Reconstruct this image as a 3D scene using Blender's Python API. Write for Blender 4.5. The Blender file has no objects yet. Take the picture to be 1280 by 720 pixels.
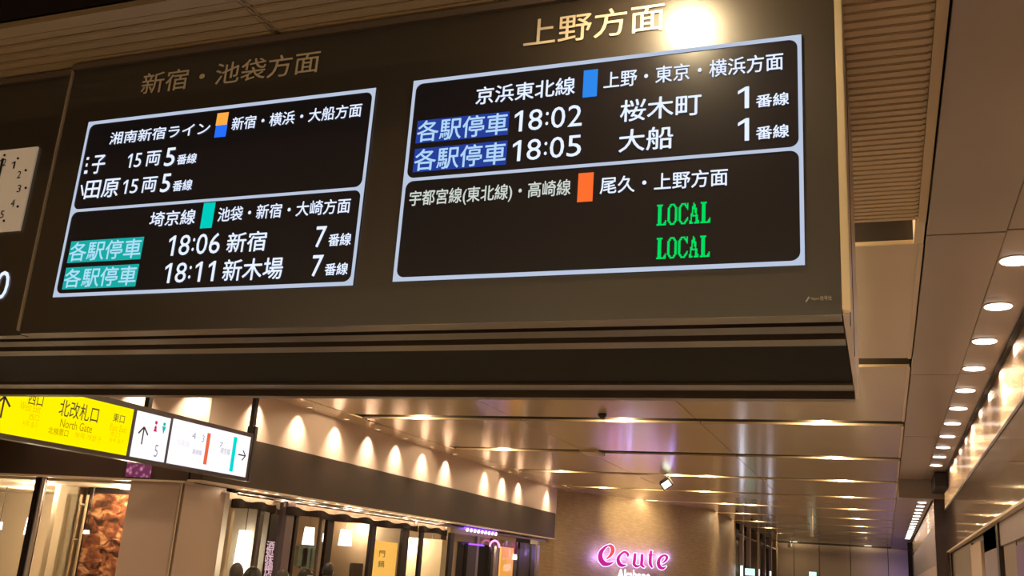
import bpy, bmesh, math, random
from mathutils import Vector, Matrix
random.seed(7)
S = bpy.context.scene
COL = S.collection
# ------------------------------------------------------------------ camera
PITCH, ROLL, YAW, FPX = 0.27879004, 0.07062485, -0.37181643, 1216.18
CAM = Vector((0, 0, 1.6))
cy, sy, cp, sp = math.cos(YAW), math.sin(YAW), math.cos(PITCH), math.sin(PITCH)
FWD = Vector((sy*cp, cy*cp, sp)); r0 = Vector((cy, -sy, 0)); u0 = r0.cross(FWD)
RT = math.cos(ROLL)*r0 + math.sin(ROLL)*u0
UP = -math.sin(ROLL)*r0 + math.cos(ROLL)*u0
cam_data = bpy.data.cameras.new('camera'); cam = bpy.data.objects.new('camera', cam_data); COL.objects.link(cam)
m = Matrix((RT, UP, -FWD)).transposed().to_4x4(); m.translation = CAM
cam.matrix_world = m
cam_data.sensor_width = 36; cam_data.lens = FPX/1280*36; cam_data.clip_start = .05; cam_data.clip_end = 300
S.camera = cam
# ------------------------------------------------------------------ world, exposure
W = bpy.data.worlds.new('world'); S.world = W; W.use_nodes = True
W.node_tree.nodes['Background'].inputs[0].default_value = (.75, .52, .34, 1)
W.node_tree.nodes['Background'].inputs[1].default_value = .12
S.view_settings.view_transform = 'Standard'; S.view_settings.look = 'None'
S.view_settings.gamma = 1; S.view_settings.use_curve_mapping = False
EXPO = 1.1
S.view_settings.exposure = EXPO
LAMP = 1.0          # overall lamp level
WARM = (1, .66, .36)
FLOOR = -.15; H = 3.7

# a pixel of the photograph carried onto a real plane of the hall (measuring aid)
def ray(px, py): return RT*((px-640)/FPX) - UP*((py-360)/FPX) + FWD
def at(px, py, ax, v):
    d = ray(px, py); return CAM + d*((v-CAM[ax])/d[ax])
def on_plane(px, py, p, n):
    d = ray(px, py); return CAM + d*((p-CAM).dot(n)/d.dot(n))

# ------------------------------------------------------------------ materials
MATS = {}
def mat(name, col, rough=.5, metal=0, emit=None, es=0, bump=None, noise=None, coat=0, spec=.5, alpha=None):
    if name in MATS: return MATS[name]
    M = bpy.data.materials.new(name); M.use_nodes = True; nt = M.node_tree
    b = nt.nodes['Principled BSDF']
    b.inputs['Base Color'].default_value = (*col, 1); b.inputs['Roughness'].default_value = rough
    b.inputs['Metallic'].default_value = metal; b.inputs['Coat Weight'].default_value = coat
    b.inputs['Coat Roughness'].default_value = .08
    b.inputs['Specular IOR Level'].default_value = spec
    if emit:
        b.inputs['Emission Color'].default_value = (*emit, 1); b.inputs['Emission Strength'].default_value = es
    tc = nt.nodes.new('ShaderNodeTexCoord')
    if noise:
        sc, amt = noise
        n = nt.nodes.new('ShaderNodeTexNoise'); n.inputs['Scale'].default_value = sc; n.inputs['Detail'].default_value = 4
        nt.links.new(tc.outputs['Object'], n.inputs['Vector'])
        mx = nt.nodes.new('ShaderNodeMix'); mx.data_type = 'RGBA'
        mx.inputs['A'].default_value = (*[c*(1-amt) for c in col], 1); mx.inputs['B'].default_value = (*[min(1, c*(1+amt)) for c in col], 1)
        nt.links.new(n.outputs['Fac'], mx.inputs['Factor']); nt.links.new(mx.outputs['Result'], b.inputs['Base Color'])
    if bump:
        sc, st = bump
        n = nt.nodes.new('ShaderNodeTexNoise'); n.inputs['Scale'].default_value = sc
        nt.links.new(tc.outputs['Object'], n.inputs['Vector'])
        bp = nt.nodes.new('ShaderNodeBump'); bp.inputs['Strength'].default_value = st; bp.inputs['Distance'].default_value = .01
        nt.links.new(n.outputs['Fac'], bp.inputs['Height']); nt.links.new(bp.outputs['Normal'], b.inputs['Normal'])
    MATS[name] = M
    return M
def glow(name, col, st): return mat(name, (0, 0, 0), 1, emit=col, es=st/2**EXPO, spec=0)
def glass_mat(name, tint, rough=.02):
    if name in MATS: return MATS[name]
    M = bpy.data.materials.new(name); M.use_nodes = True; nt = M.node_tree; nt.nodes.clear()
    o = nt.nodes.new('ShaderNodeOutputMaterial'); mx = nt.nodes.new('ShaderNodeMixShader')
    t = nt.nodes.new('ShaderNodeBsdfTransparent'); g = nt.nodes.new('ShaderNodeBsdfGlossy'); f = nt.nodes.new('ShaderNodeFresnel')
    f.inputs[0].default_value = 1.5; ge = nt.nodes.new('ShaderNodeNewGeometry'); mu = nt.nodes.new('ShaderNodeMath'); mu.operation = 'MULTIPLY'
    iv = nt.nodes.new('ShaderNodeMath'); iv.operation = 'SUBTRACT'; iv.inputs[0].default_value = 1; nt.links.new(ge.outputs['Backfacing'], iv.inputs[1])
    nt.links.new(f.outputs[0], mu.inputs[0]); nt.links.new(iv.outputs[0], mu.inputs[1]); t.inputs[0].default_value = (*tint, 1); g.inputs['Roughness'].default_value = rough
    nt.links.new(mu.outputs[0], mx.inputs[0]); nt.links.new(t.outputs[0], mx.inputs[1]); nt.links.new(g.outputs[0], mx.inputs[2])
    nt.links.new(mx.outputs[0], o.inputs[0]); MATS[name] = M
    return M

m_ceil = mat('ceiling_enamel', (.52, .40, .265), .16, noise=(1.2, .04), spec=.45)
m_rib = mat('ribbed_aluminium', (.56, .435, .28), .45)
m_ribback = mat('rib_backing', (.56, .435, .28), .6)
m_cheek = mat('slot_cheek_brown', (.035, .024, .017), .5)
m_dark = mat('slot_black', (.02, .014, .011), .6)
m_brown_panel = mat('border_panel', (.33, .265, .235), .3, noise=(2, .05))
m_strip = mat('light_metal_trim', (.62, .50, .38), .4, metal=.3)
m_floor = mat('polished_floor_tile', (.52, .46, .40), .18, noise=(.8, .08))
m_band = mat('bronze_band', (.045, .028, .022), .5, coat=.0, spec=.25, noise=(3, .1))
m_upper = mat('pink_beige_wall', (.66, .52, .47), .55, noise=(4, .03))
m_pillar = mat('taupe_enamel', (.52, .40, .345), .35, noise=(3, .04))
m_board = mat('board_acrylic', (.034, .025, .019), .36, spec=.7, coat=.7)
m_board_side = mat('board_side_metal', (.42, .33, .30), .3, metal=.8)
m_rail = mat('anodised_rail', (.17, .13, .11), .35, metal=.5)
m_gold_trim = mat('champagne_trim', (.75, .62, .42), .38, metal=.55)
m_header = mat('header_lettering', (.66, .56, .43), .5, emit=(.9, .62, .36), es=.0)
m_screen = mat('screen_black', (.009, .007, .008), .30, emit=(.30, .22, .24), es=.006, coat=.3, spec=.25)
m_white_led = glow('screen_white', (.72, .80, 1), 1.15)
m_white_dim = glow('screen_border_white', (.60, .69, .88), .82)
m_black = mat('black_plastic', (.015, .012, .013), .4)
m_dark_frame = mat('dark_shop_frame', (.025, .017, .015), .35, metal=.4)
m_steel = mat('grey_metal_frame', (.32, .28, .27), .3, metal=.7)
m_cream = mat('cream_wall', (.72, .60, .44), .6)
m_glass = glass_mat('shop_glass', (.92, .92, .90))
m_lens = glow('warm_lens', (1, .80, .50), 9)
m_lens_far = glow('far_lens', (1, .78, .45), 3)
m_lens_dim = glow('dim_lens', (1, .8, .5), 1.5)
m_lens_white = glow('white_lens', (1, .86, .78), 8)
m_hair = mat('black_hair', (.012, .009, .008), .5)
m_hair2 = mat('brown_grey_hair', (.07, .055, .05), .5)
m_skin = mat('skin', (.55, .34, .24), .5)

# ------------------------------------------------------------------ object helpers
def tag(o, label=None, cat=None, group=None, kind=None):
    if label: o['label'] = label
    if cat: o['category'] = cat
    if group: o['group'] = group
    if kind: o['kind'] = kind
    return o
def link(name, me, mt=None, parent=None, loc=None):
    o = bpy.data.objects.new(name, me); COL.objects.link(o)
    if mt is not None and not me.materials: me.materials.append(mt)
    if parent: o.parent = parent
    if loc: o.location = loc
    return o
def empty(name, loc=(0, 0, 0), **k):
    o = bpy.data.objects.new(name, None); COL.objects.link(o); o.location = loc; o.empty_display_size = .1
    bases[o.name] = Vector(loc)
    return tag(o, **k)
bases = {}
def base_of(p):
    v = Vector((0, 0, 0))
    while p: v = v + p.location; p = p.parent
    return v
class MB:
    def __init__(s): s.b = bmesh.new()
    def box(s, x0, x1, y0, y1, z0, z1, bev=0):
        r = bmesh.ops.create_cube(s.b, size=1)['verts']
        for v in r: v.co = Vector(((x0+x1)/2+v.co.x*(x1-x0), (y0+y1)/2+v.co.y*(y1-y0), (z0+z1)/2+v.co.z*(z1-z0)))
        if bev: bmesh.ops.bevel(s.b, geom=list({e for v in r for e in v.link_edges}), offset=bev, segments=2, affect='EDGES')
        return s
    def cyl(s, p, r, h, axis='Z', seg=20, r2=None):
        q = bmesh.ops.create_cone(s.b, cap_ends=True, segments=seg, radius1=r, radius2=r if r2 is None else r2, depth=h)['verts']
        R = {'Z': Matrix.Identity(3), 'Y': Matrix.Rotation(math.pi/2, 3, 'X'), 'X': Matrix.Rotation(math.pi/2, 3, 'Y')}[axis]
        for v in q: v.co = R @ v.co + Vector(p)
        return s
    def tube(s, a, b, r, seg=12):
        a, b = Vector(a), Vector(b); d = b-a
        q = bmesh.ops.create_cone(s.b, cap_ends=True, segments=seg, radius1=r, radius2=r, depth=d.length)['verts']
        R = d.to_track_quat('Z', 'Y').to_matrix()
        for v in q: v.co = R @ v.co + (a+b)/2
        return s
    def poly(s, pts, ext=None):
        vs = [s.b.verts.new(p) for p in pts]; f = s.b.faces.new(vs)
        if ext:
            r = bmesh.ops.extrude_face_region(s.b, geom=[f])
            for v in [g for g in r['geom'] if isinstance(g, bmesh.types.BMVert)]: v.co += Vector(ext)
            bmesh.ops.recalc_face_normals(s.b, faces=s.b.faces)
        return s
    def quad(s, a, b, c, d): return s.poly([a, b, c, d])
    def build(s, name, mt, parent=None, smooth=False):
        off = base_of(parent) if parent else None
        if off is not None:
            for v in s.b.verts: v.co -= off
        me = bpy.data.meshes.new(name); s.b.to_mesh(me); s.b.free()
        if smooth:
            for p in me.polygons: p.use_smooth = True
        return link(name, me, mt, parent)
def box(name, mt, parent, *a, bev=0): return MB().box(*a, bev=bev).build(name, mt, parent)

def point(loc, power, col=WARM, r=.06, name='lamp_light', parent=None):
    l = bpy.data.lights.new(name, 'POINT'); l.energy = power*LAMP; l.color = col; l.shadow_soft_size = r
    o = bpy.data.objects.new(name, l); COL.objects.link(o); o.location = Vector(loc)-(base_of(parent) if parent else Vector())
    if parent: o.parent = parent
    return o
def spot(loc, direction, power, angle, col=WARM, blend=.6, r=.03, parent=None):
    l = bpy.data.lights.new('lamp_light', 'SPOT'); l.energy = power*LAMP; l.color = col; l.spot_size = math.radians(angle); l.spot_blend = blend; l.shadow_soft_size = r
    o = bpy.data.objects.new('lamp_light', l); COL.objects.link(o); o.location = Vector(loc)-(base_of(parent) if parent else Vector())
    o.rotation_euler = Vector(direction).to_track_quat('-Z', 'Y').to_euler()
    if parent: o.parent = parent
    return o

# ------------------------------------------------------------------ lettering
TXT = {}
def text_mesh(s, bold=0):
    k = (s, bold)
    if k not in TXT:
        c = bpy.data.curves.new('t', 'FONT'); c.body = s; c.size = 1; c.offset = bold; c.resolution_u = 3
        o = bpy.data.objects.new('t', c); COL.objects.link(o); bpy.context.view_layer.update()
        me = bpy.data.meshes.new_from_object(o.evaluated_get(bpy.context.evaluated_depsgraph_get()))
        bpy.data.objects.remove(o); bpy.data.curves.remove(c)
        TXT[k] = [tuple(v.co) for v in me.vertices], [tuple(p.vertices) for p in me.polygons]
        bpy.data.meshes.remove(me)
    return TXT[k]
ONE = ([(.30, 0), (.42, 0), (.42, .73), (.33, .73), (.12, .60), (.12, .49), (.30, .60)], [(0, 1, 2, 3, 6), (3, 4, 5, 6)])
def glyphs(s):
    if not all(c in '0123456789:' for c in s): return text_mesh(s)
    V, F, x = [], [], 0
    for c in s:
        if c == '1': vs, fs = [(a+x, b) for a, b in ONE[0]], ONE[1]; adv = .60
        else:
            v0, fs = text_mesh(c); x0 = min(v[0] for v in v0); x1 = max(v[0] for v in v0); y0 = min(v[1] for v in v0); y1 = max(v[1] for v in v0)
            if c == ':': vs = [(x+.06+(v[0]-x0)/(x1-x0)*.10, .13+(v[1]-y0)/(y1-y0)*.46) for v in v0]; adv = .22
            else: vs = [(x+.04+(v[0]-x0)/(x1-x0)*.50, (v[1]-y0)/(y1-y0)*.73) for v in v0]; adv = .60
        n = len(V); V += vs; F += [tuple(i+n for i in f) for f in fs]; x += adv
    return V, F
def lettering(s, p_bl, p_tr, U, V, N, mt, parent, name='lettering', bold=.012, depth=.0015, lift=.002):
    """ink box of the string fills the rectangle between two opposite corners on a plane spanned by U (reading) and V (up)"""
    vs, fs = glyphs(s)
    if not vs: return None
    x0 = min(v[0] for v in vs); x1 = max(v[0] for v in vs); y0 = min(v[1] for v in vs); y1 = max(v[1] for v in vs)
    w = (p_tr-p_bl).dot(U); h = (p_tr-p_bl).dot(V); off = base_of(parent)
    P = lambda v, d: p_bl + U*((v[0]-x0)/max(x1-x0, 1e-6)*w) + V*((v[1]-y0)/max(y1-y0, 1e-6)*h) + N*d - off
    me = bpy.data.meshes.new(name); VV, FF = [], []
    b = bold*.8
    sh = [(0, 0)] if bold < .003 else [(-b, 0), (b, 0), (0, b), (0, -b)]
    for k, (dx, dy) in enumerate(sh):
        n = len(VV); VV += [P((v[0]+dx, v[1]+dy), lift+.0003*k) for v in vs]; FF += [tuple(i+n for i in f) for f in fs]
    me.from_pydata(VV, [], FF); me.update()
    return link(name, me, mt, parent)
X, Y, Z = Vector((1, 0, 0)), Vector((0, 1, 0)), Vector((0, 0, 1))

# ================================================================== STRUCTURE
box('floor', m_floor, None, -16, 10, -14, 56, FLOOR-.1, FLOOR)['kind'] = 'structure'
for ob in [o for o in COL.objects if o.name == 'floor']: tag(ob, 'pale polished floor of the station hall')
EDGES = [-7.66, -5.0, -2.34, .29]
SLOTS = [6.01+3.68*k for k in range(-5, 13)]
HALF = .2
ceil = empty('ceiling', (0, 0, H), label='tan enamelled metal ceiling with dark cross slots and ribbed bays', kind='structure')
box('backing', m_dark, ceil, -16.2, 3.2, -14, 56, 4.0, 4.1)
def wall_x(y):   # the curved wall cuts the ceiling on its left
    return -7.66
spans = []
for a, b in zip(SLOTS[:-1], SLOTS[1:]): spans.append([a+HALF, b-HALF])
spans[4][0] = 2.72      # the ribbed bay over the board
for i, (a, b) in enumerate(spans):
    ribbed = (i == 4)
    for xa, xb in zip(EDGES[:-1], EDGES[1:]):
        if a > 30 and xb < -4.9: continue
        if ribbed:
            box('panel', m_ribback, ceil, xa+.004, xb-.004, a, b, H+.022, H+.04)
        else:
            box('panel', m_ceil, ceil, xa+.004, xb-.004, a, b, H, H+.03, bev=.003)
    # lit and unlit cheeks of the slot
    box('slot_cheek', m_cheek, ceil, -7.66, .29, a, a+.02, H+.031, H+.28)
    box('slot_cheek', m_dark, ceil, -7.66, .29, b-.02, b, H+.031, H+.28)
# ribs of the near bay
a, b = spans[4]; pitch = .0615; n = int((b-a)/pitch)
rib_me = None
for xa, xb in zip(EDGES[:-1], EDGES[1:]):
    x1 = xb-.044 if xb > 0 else xb-.012
    first = MB().box(-.5, .5, -.0255, .0255, -.010, .004, bev=.005).build('slat', m_rib, None)
    me = first.data; bpy.data.objects.remove(first)
    box('plain_strip', m_rib, ceil, xa+.004, xb-.004, a, a+.07, H+.003, H+.021)
    for k in range(1, n):
        o = link('slat', me, None, ceil, (0, 0, 0)); o.location = ((xa+.008+x1)/2, a+.04+k*pitch, .018); o.scale = (x1-xa-.008, 1, 1)
box('edge_trim', m_rib, ceil, .248, .292, 2.66, 5.81, H-.004, H+.02)
for i, (a, b) in enumerate(spans):
    if i > 4: box('edge_trim', m_strip, ceil, .262, .292, a, b, H-.006, H)
box('edge_trim', m_strip, ceil, .235, .29, 5.81, 6.21, H-.002, H+.24)
# right border of the ceiling with its row of lights
bor = empty('trim_1', (0, 0, H), label='brown enamelled border panels along the right side of the ceiling', kind='structure')
ys = [-10.6+4.15*k for k in range(8)]
for k, (a, b) in enumerate(zip([-13.8, -9.7, -5.5, -1.3, 2, 6.03, 10.2, 14.4, 18.4, 20.1, 24.2, 28.4, 32.6, 36.8, 41, 45.2], [-9.7, -5.5, -1.3, 2, 6.03, 10.2, 14.4, 18.4, 20.1, 24.2, 28.4, 32.6, 36.8, 41, 45.2, 51.4])):
    box('panel', m_brown_panel, bor, .303, .735, a+.008, b-.008, H-.012, H+.02, bev=.003)
    box('panel', m_brown_panel, bor, .742, 1.045, a+.008, b-.008, H, H+.02, bev=.003)
box('rail', m_dark, bor, 1.03, 1.068, -13.8, 19.9, H-.03, H+.02)
# left border
lb = empty('trim_2', (0, 0, H), label='pale border strip of ceiling above the left lit wall', kind='structure')
for k in range(10):
    a = -10+3.68*k
    box('panel', m_ceil, lb, -8.25, -7.68, a+.31, a+3.98, H, H+.02)
bl = empty('trim_3', (0, 0, H), label='plain ceiling over the shop front at the left', kind='structure')
box('panel', m_ceil, bl, -16, -8.26, -14, 10.6, H, H+.02)

# left upper wall, fascia band
box('wall_left', m_upper, None, -8.35, -8.2, 10.5, 25.5, 3.03, H+.1)
bpy.data.objects['wall_left'].name = 'wall_left'; tag(bpy.data.objects['wall_left'], 'pinkish beige upper wall with scallops of light', kind='structure')
w = box('wall_front_left', m_upper, None, -16, -8.351, 10.5, 10.65, 3.03, H+.1); tag(w, 'pinkish beige upper wall over the glass shop front', kind='structure')
band = empty('trim_4', (-8.15, 18, 3.05), label='long dark bronze fascia band above the left shops', kind='structure')
box('panel', m_band, band, -8.34, -8.15, 10.47, 25.25, 2.40, 3.05, bev=.006)
box('edge_strip', m_strip, band, -8.36, -8.135, 10.45, 25.26, 2.375, 2.40)
box('panel', m_band, band, -16, -8.341, 10.45, 10.6, 2.38, 3.05, bev=.006)
box('edge_strip', m_strip, band, -16, -8.37, 10.43, 10.62, 2.352, 2.378)
box('soffit', m_dark_frame, band, -8.75, -8.36, 11.5, 25.2, 2.36, 2.42)
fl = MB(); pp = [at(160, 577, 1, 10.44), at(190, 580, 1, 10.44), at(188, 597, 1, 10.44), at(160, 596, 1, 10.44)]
# purple reflection of a lit ad, painted as a strip on the fascia
def painted_reflection_mat():
    M = bpy.data.materials.new('purple_painted_reflection'); M.use_nodes = True; nt = M.node_tree; b = nt.nodes['Principled BSDF']
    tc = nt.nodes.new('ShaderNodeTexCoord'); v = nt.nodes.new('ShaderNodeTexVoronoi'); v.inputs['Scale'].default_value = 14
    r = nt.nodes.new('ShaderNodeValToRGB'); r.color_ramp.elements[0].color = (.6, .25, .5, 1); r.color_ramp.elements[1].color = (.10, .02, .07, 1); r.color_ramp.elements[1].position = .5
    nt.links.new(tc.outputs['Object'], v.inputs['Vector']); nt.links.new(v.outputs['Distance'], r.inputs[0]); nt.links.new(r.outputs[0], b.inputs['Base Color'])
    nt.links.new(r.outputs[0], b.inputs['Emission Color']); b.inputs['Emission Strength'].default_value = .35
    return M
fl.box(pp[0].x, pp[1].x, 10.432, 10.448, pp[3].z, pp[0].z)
tag(fl.build('painted_reflection_panel', painted_reflection_mat()), 'small painted purple reflection on the fascia over the pillar', 'picture')

# curved brown mosaic wall + colonnade
def mosaic():
    M = bpy.data.materials.new('brown_mosaic'); M.use_nodes = True; nt = M.node_tree; b = nt.nodes['Principled BSDF']
    tc = nt.nodes.new('ShaderNodeTexCoord'); br = nt.nodes.new('ShaderNodeTexBrick')
    br.inputs['Color1'].default_value = (.44, .32, .21, 1); br.inputs['Color2'].default_value = (.36, .26, .17, 1); br.inputs['Mortar'].default_value = (.29, .21, .14, 1)
    br.inputs['Scale'].default_value = 1; br.inputs['Brick Width'].default_value = .13; br.inputs['Row Height'].default_value = .045; br.inputs['Mortar Size'].default_value = .004
    nt.links.new(tc.outputs['UV'], br.inputs['Vector']); nt.links.new(br.outputs['Color'], b.inputs['Base Color'])
    bp = nt.nodes.new('ShaderNodeBump'); bp.inputs['Strength'].default_value = .35; bp.inputs['Distance'].default_value = .02
    nt.links.new(br.outputs['Fac'], bp.inputs['Height']); bp.invert = True; nt.links.new(bp.outputs['Normal'], b.inputs['Normal'])
    b.inputs['Roughness'].default_value = .55
    return M
m_mos = mosaic()
ctrl = [(-8.6, 25.27), (-8.2, 25.45), (-7.55, 26.35), (-6.75, 27.65), (-5.85, 29.1), (-5.15, 30.3), (-4.93, 31.0), (-4.92, 32.0), (-4.92, 36.1)]
def catmull(pts, k=6):
    out = []
    for i in range(len(pts)-1):
        p0, p1, p2, p3 = [Vector(pts[max(0, min(len(pts)-1, j))]) for j in (i-1, i, i+1, i+2)]
        for t in range(k):
            t /= k
            out.append(.5*((2*p1)+(p2-p0)*t+(2*p0-5*p1+4*p2-p3)*t*t+(3*p1-p0-3*p2+p3)*t**3))
    return out+[Vector(pts[-1])]
path = catmull(ctrl)
bm = bmesh.new(); uvl = bm.loops.layers.uv.new('UVMap'); L = 0; prev = None
back = [p + Vector((-.25, .1)) for p in path]
vsf = [(bm.verts.new((p.x, p.y, FLOOR)), bm.verts.new((p.x, p.y, H+.06))) for p in path]
vsb = [(bm.verts.new((p.x, p.y, FLOOR)), bm.verts.new((p.x, p.y, H+.06))) for p in back]
for i in range(len(path)-1):
    l2 = L+(path[i+1]-path[i]).length
    f = bm.faces.new((vsf[i][0], vsf[i+1][0], vsf[i+1][1], vsf[i][1])); f.smooth = True
    for lp, uv in zip(f.loops, ((L, 0), (l2, 0), (l2, H), (L, H))): lp[uvl].uv = uv
    bm.faces.new((vsb[i][0], vsb[i][1], vsb[i+1][1], vsb[i+1][0]))
    L = l2
bm.faces.new((vsf[-1][0], vsb[-1][0], vsb[-1][1], vsf[-1][1])); bm.faces.new((vsf[0][0], vsf[0][1], vsb[0][1], vsb[0][0]))
me = bpy.data.meshes.new('wall_curved'); bm.to_mesh(me); bm.free()
tag(link('wall_curved', me, m_mos), 'curved brown mosaic brick wall carrying the pink sign', kind='structure')

col = empty('wall_colonnade', (-4.92, 44, 0), label='row of narrow brown pillars with dark glass between them', kind='structure')
box('glass_wall', mat('dark_glass', (.035, .028, .025), .08), col, -5.4, -5.3, 36.3, 51.4, FLOOR, H)
for y0, y1, wd in ((38.0, 38.35, .12), (40.1, 40.5, .14), (42.6, 43.5, .3), (45.4, 45.7, .1), (48.0, 48.4, .12), (50.4, 51.3, .3)):
    box('pillar', m_mos if wd > .2 else m_pillar, col, -4.92-wd, -4.92, y0, y1, FLOOR, H)
box('rail', m_pillar, col, -5.3, -4.95, 36.3, 51.3, 3.3, 3.34)
# end wall
m_end = mat('end_wall_beige', (.46, .36, .28), .45, noise=(.5, .06))
ew = empty('wall_end', (-2, 51.6, 0), label='beige panelled wall closing the far end of the hall', kind='structure')
xs = [-5.5, -4.2, -3.0, -1.56, .15, 1.7, 3.2]
for a, b in zip(xs[:-1], xs[1:]): box('panel', m_end, ew, a+.015, b-.015, 51.6, 51.75, FLOOR, H-.02, bev=.005)
box('backing', m_dark, ew, -5.5, 3.2, 51.76, 51.85, FLOOR, H+.3)

# right side: washed wall, low soffit, lower wall
def washed():
    M = bpy.data.materials.new('fluted_metal'); M.use_nodes = True; nt = M.node_tree; b = nt.nodes['Principled BSDF']
    b.inputs['Base Color'].default_value = (.66, .50, .37, 1); b.inputs['Metallic'].default_value = .85; b.inputs['Roughness'].default_value = .18
    tc = nt.nodes.new('ShaderNodeTexCoord')
    sx = nt.nodes.new('ShaderNodeSeparateXYZ'); nt.links.new(tc.outputs['Object'], sx.inputs[0])
    mu = nt.nodes.new('ShaderNodeMath'); mu.operation = 'MULTIPLY'; mu.inputs[1].default_value = 210; nt.links.new(sx.outputs['Y'], mu.inputs[0])
    ad = nt.nodes.new('ShaderNodeMath'); ad.operation = 'SINE'; nt.links.new(mu.outputs[0], ad.inputs[0])
    bp = nt.nodes.new('ShaderNodeBump'); bp.inputs['Strength'].default_value = 1; bp.inputs['Distance'].default_value = .0045
    nt.links.new(ad.outputs[0], bp.inputs['Height']); nt.links.new(bp.outputs['Normal'], b.inputs['Normal'])
    return M
m_wash = washed()
ZB = 3.135
wr = empty('wall_right', (1.07, 8, 0), label='lamp washed metal wall above the low soffit on the right', kind='structure')
for k in range(-6, 10):
    y0 = 2+1.107*2*k; y1 = y0+2.214
    if y1 > 19.95: y1 = 19.95
    box('panel', m_wash, wr, 1.069, 1.12, y0+.006, y1-.006, ZB+.02, H-.03)
box('rail', m_dark_frame, wr, 1.06, 1.125, -11, 19.95, ZB-.015, ZB+.02)
so = empty('trim_5', (1.06, 10, 2.8), label='glossy brown fascia panels under the lamp washed wall on the right', kind='structure')
m_soff = mat('fascia_gloss', (.17, .125, .10), .07, noise=(2, .05), spec=1.0, coat=1.0)
for k in range(-3, 7):
    y0 = -1.5+3.68*k
    box('panel', m_soff, so, 1.066, 1.12, y0+.003, min(y0+3.677, 19.95), 2.41, ZB-.02)
box('edge_strip', m_strip, so, 1.06, 1.13, -11, 19.95, 2.385, 2.41)
rl = empty('wall_right_lower', (1.2, 10, 0), label='shop wall with brown, tan and lilac bays below the glossy fascia', kind='structure')
box('panel', mat('shop_brown', (.20, .15, .12), .35, noise=(2, .2)), rl, 1.5, 1.6, -11, 20, FLOOR, 2.6)
box('panel', MATS['shop_brown'], rl, 1.15, 1.19, -11, 19.9, FLOOR, 2.385)
def yr(px, py=700, x=1.12): return at(px, py, 0, x).y
m_lil = mat('lilac_grey', (.26, .21, .24), .35)
box('bay', mat('olive_brown', (.22, .165, .11), .4), rl, 1.12, 1.2, yr(1215), yr(1193), FLOOR, 2.35)
box('bay', mat('tan_bay', (.46, .34, .25), .45), rl, 1.10, 1.18, yr(1229), yr(1216), 1.75, 2.30)
box('bay', m_lil, rl, 1.12, 1.2, yr(1249), yr(1231), FLOOR, 2.38)
box('mullion', m_dark_frame, rl, 1.10, 1.2, yr(1252), yr(1249.5), FLOOR, 2.38)
box('bay', MATS['olive_brown'], rl, 1.14, 1.2, yr(1268), yr(1253), FLOOR, 2.28)
box('head_rail', m_lil, rl, 1.12, 1.2, 4, yr(1231), 2.15, 2.38)
box('bay', m_lil, rl, 1.16, 1.2, 3, yr(1269), FLOOR, 2.12)
box('back_board', mat('violet_board', (.16, .09, .24), .3), rl, 1.12, 1.155, yr(1290), yr(1271), 1.75, 2.1)

# cross beam, dark notch and pillar
bmr = box('beam_across', m_brown_panel, None, .285, 1.085, 19.95, 20.3, 3.345, H+.02, bev=.006); tag(bmr, 'brown cross beam between the ceiling and the slim pillar', kind='structure'); bmr.name = 'trim_6'
nt_ = box('trim_7', m_dark, None, .86, 1.06, 18.55, 19.9, H-.26, H-.02); tag(nt_, 'dark notch where the light row ends at the cross beam', kind='structure')
pl = empty('pillar_slim', (1, 20, FLOOR), label='slim dark purple-brown pillar with a steel pipe at its edge', kind='structure')
box('shaft', mat('aubergine_enamel', (.075, .045, .045), .35), pl, .885, 1.075, 19.96, 20.2, FLOOR, 3.345, bev=.006)
MB().cyl((1.125, 20.0, 1.8), .026, 3.9, seg=16).build('pipe', m_steel, pl)
for z in (1.3, 2.3, 3.2): MB().cyl((1.125, 20.0, z), .034, .03, seg=16).build('bracket', m_steel, pl)
# beyond the beam
w2 = empty('wall_right_far', (1.2, 35, 0), label='far stretch of lamp washed wall beyond the slim pillar', kind='structure')
for k in range(11): box('panel', m_wash, w2, 1.07, 1.12, 20.4+2.2*k, 22.58+2.2*k, 3.15, H-.03)
box('lower_panel', mat('grey_lilac', (.27, .22, .22), .4), w2, 1.07, 1.3, 20.4, 45.2, 2.3, 3.14)
box('lower_panel', m_pillar, w2, 1.07, 1.3, 20.4, 51.5, FLOOR, 2.29)
box('end_frame', m_dark_frame, w2, .9, 1.065, 44.8, 45.2, FLOOR, H-.02)
spot((.4, 49.6, 1.0), (.25, 1, .55), 60, 110, (.30, .26, 1), 1, .2)
# closing shell so no daylight leaks in
box('wall_outer_left', m_dark_frame, None, -16.3, -16.15, -14, 56, FLOOR, 4.1)['kind'] = 'structure'
tag(bpy.data.objects['wall_outer_left'], 'dark back wall of the left shops')
tag(box('wall_outer_right', m_dark_frame, None, 3.2, 3.3, -14, 56, FLOOR, 4.1), 'outer wall behind the right-hand shops', kind='structure')

# ================================================================== LIGHTS
ORD = ['first', 'second', 'third', 'fourth', 'fifth', 'sixth', 'seventh', 'eighth', 'ninth', 'tenth', 'eleventh', 'twelfth', 'thirteenth', 'fourteenth', 'fifteenth', 'sixteenth', 'seventeenth', 'eighteenth', 'nineteenth', 'twentieth']
lens_me = None
def slot_light(x, y, label, group, power=28):
    t = empty('ceiling_light', (x, y, H+.1), label=label, cat='ceiling light', group=group)
    if y < 26:
        MB().cyl((x, y, H+.11), .11, .02, seg=24).build('lens', m_lens, t)
        MB().cyl((x, y, H+.15), .125, .06, seg=24).build('housing', m_black, t)
    else:
        MB().box(x-.17, x+.17, y+.06, y+.12, H+.004, H+.03, bev=.008).build('lens', m_lens_far, t)
        MB().box(x-.19, x+.19, y+.05, y+.13, H+.031, H+.06).build('housing', m_black, t)
    point((x, y+.0, H+.07), power, (1, .75, .42), .05, parent=t)
    return t
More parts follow.
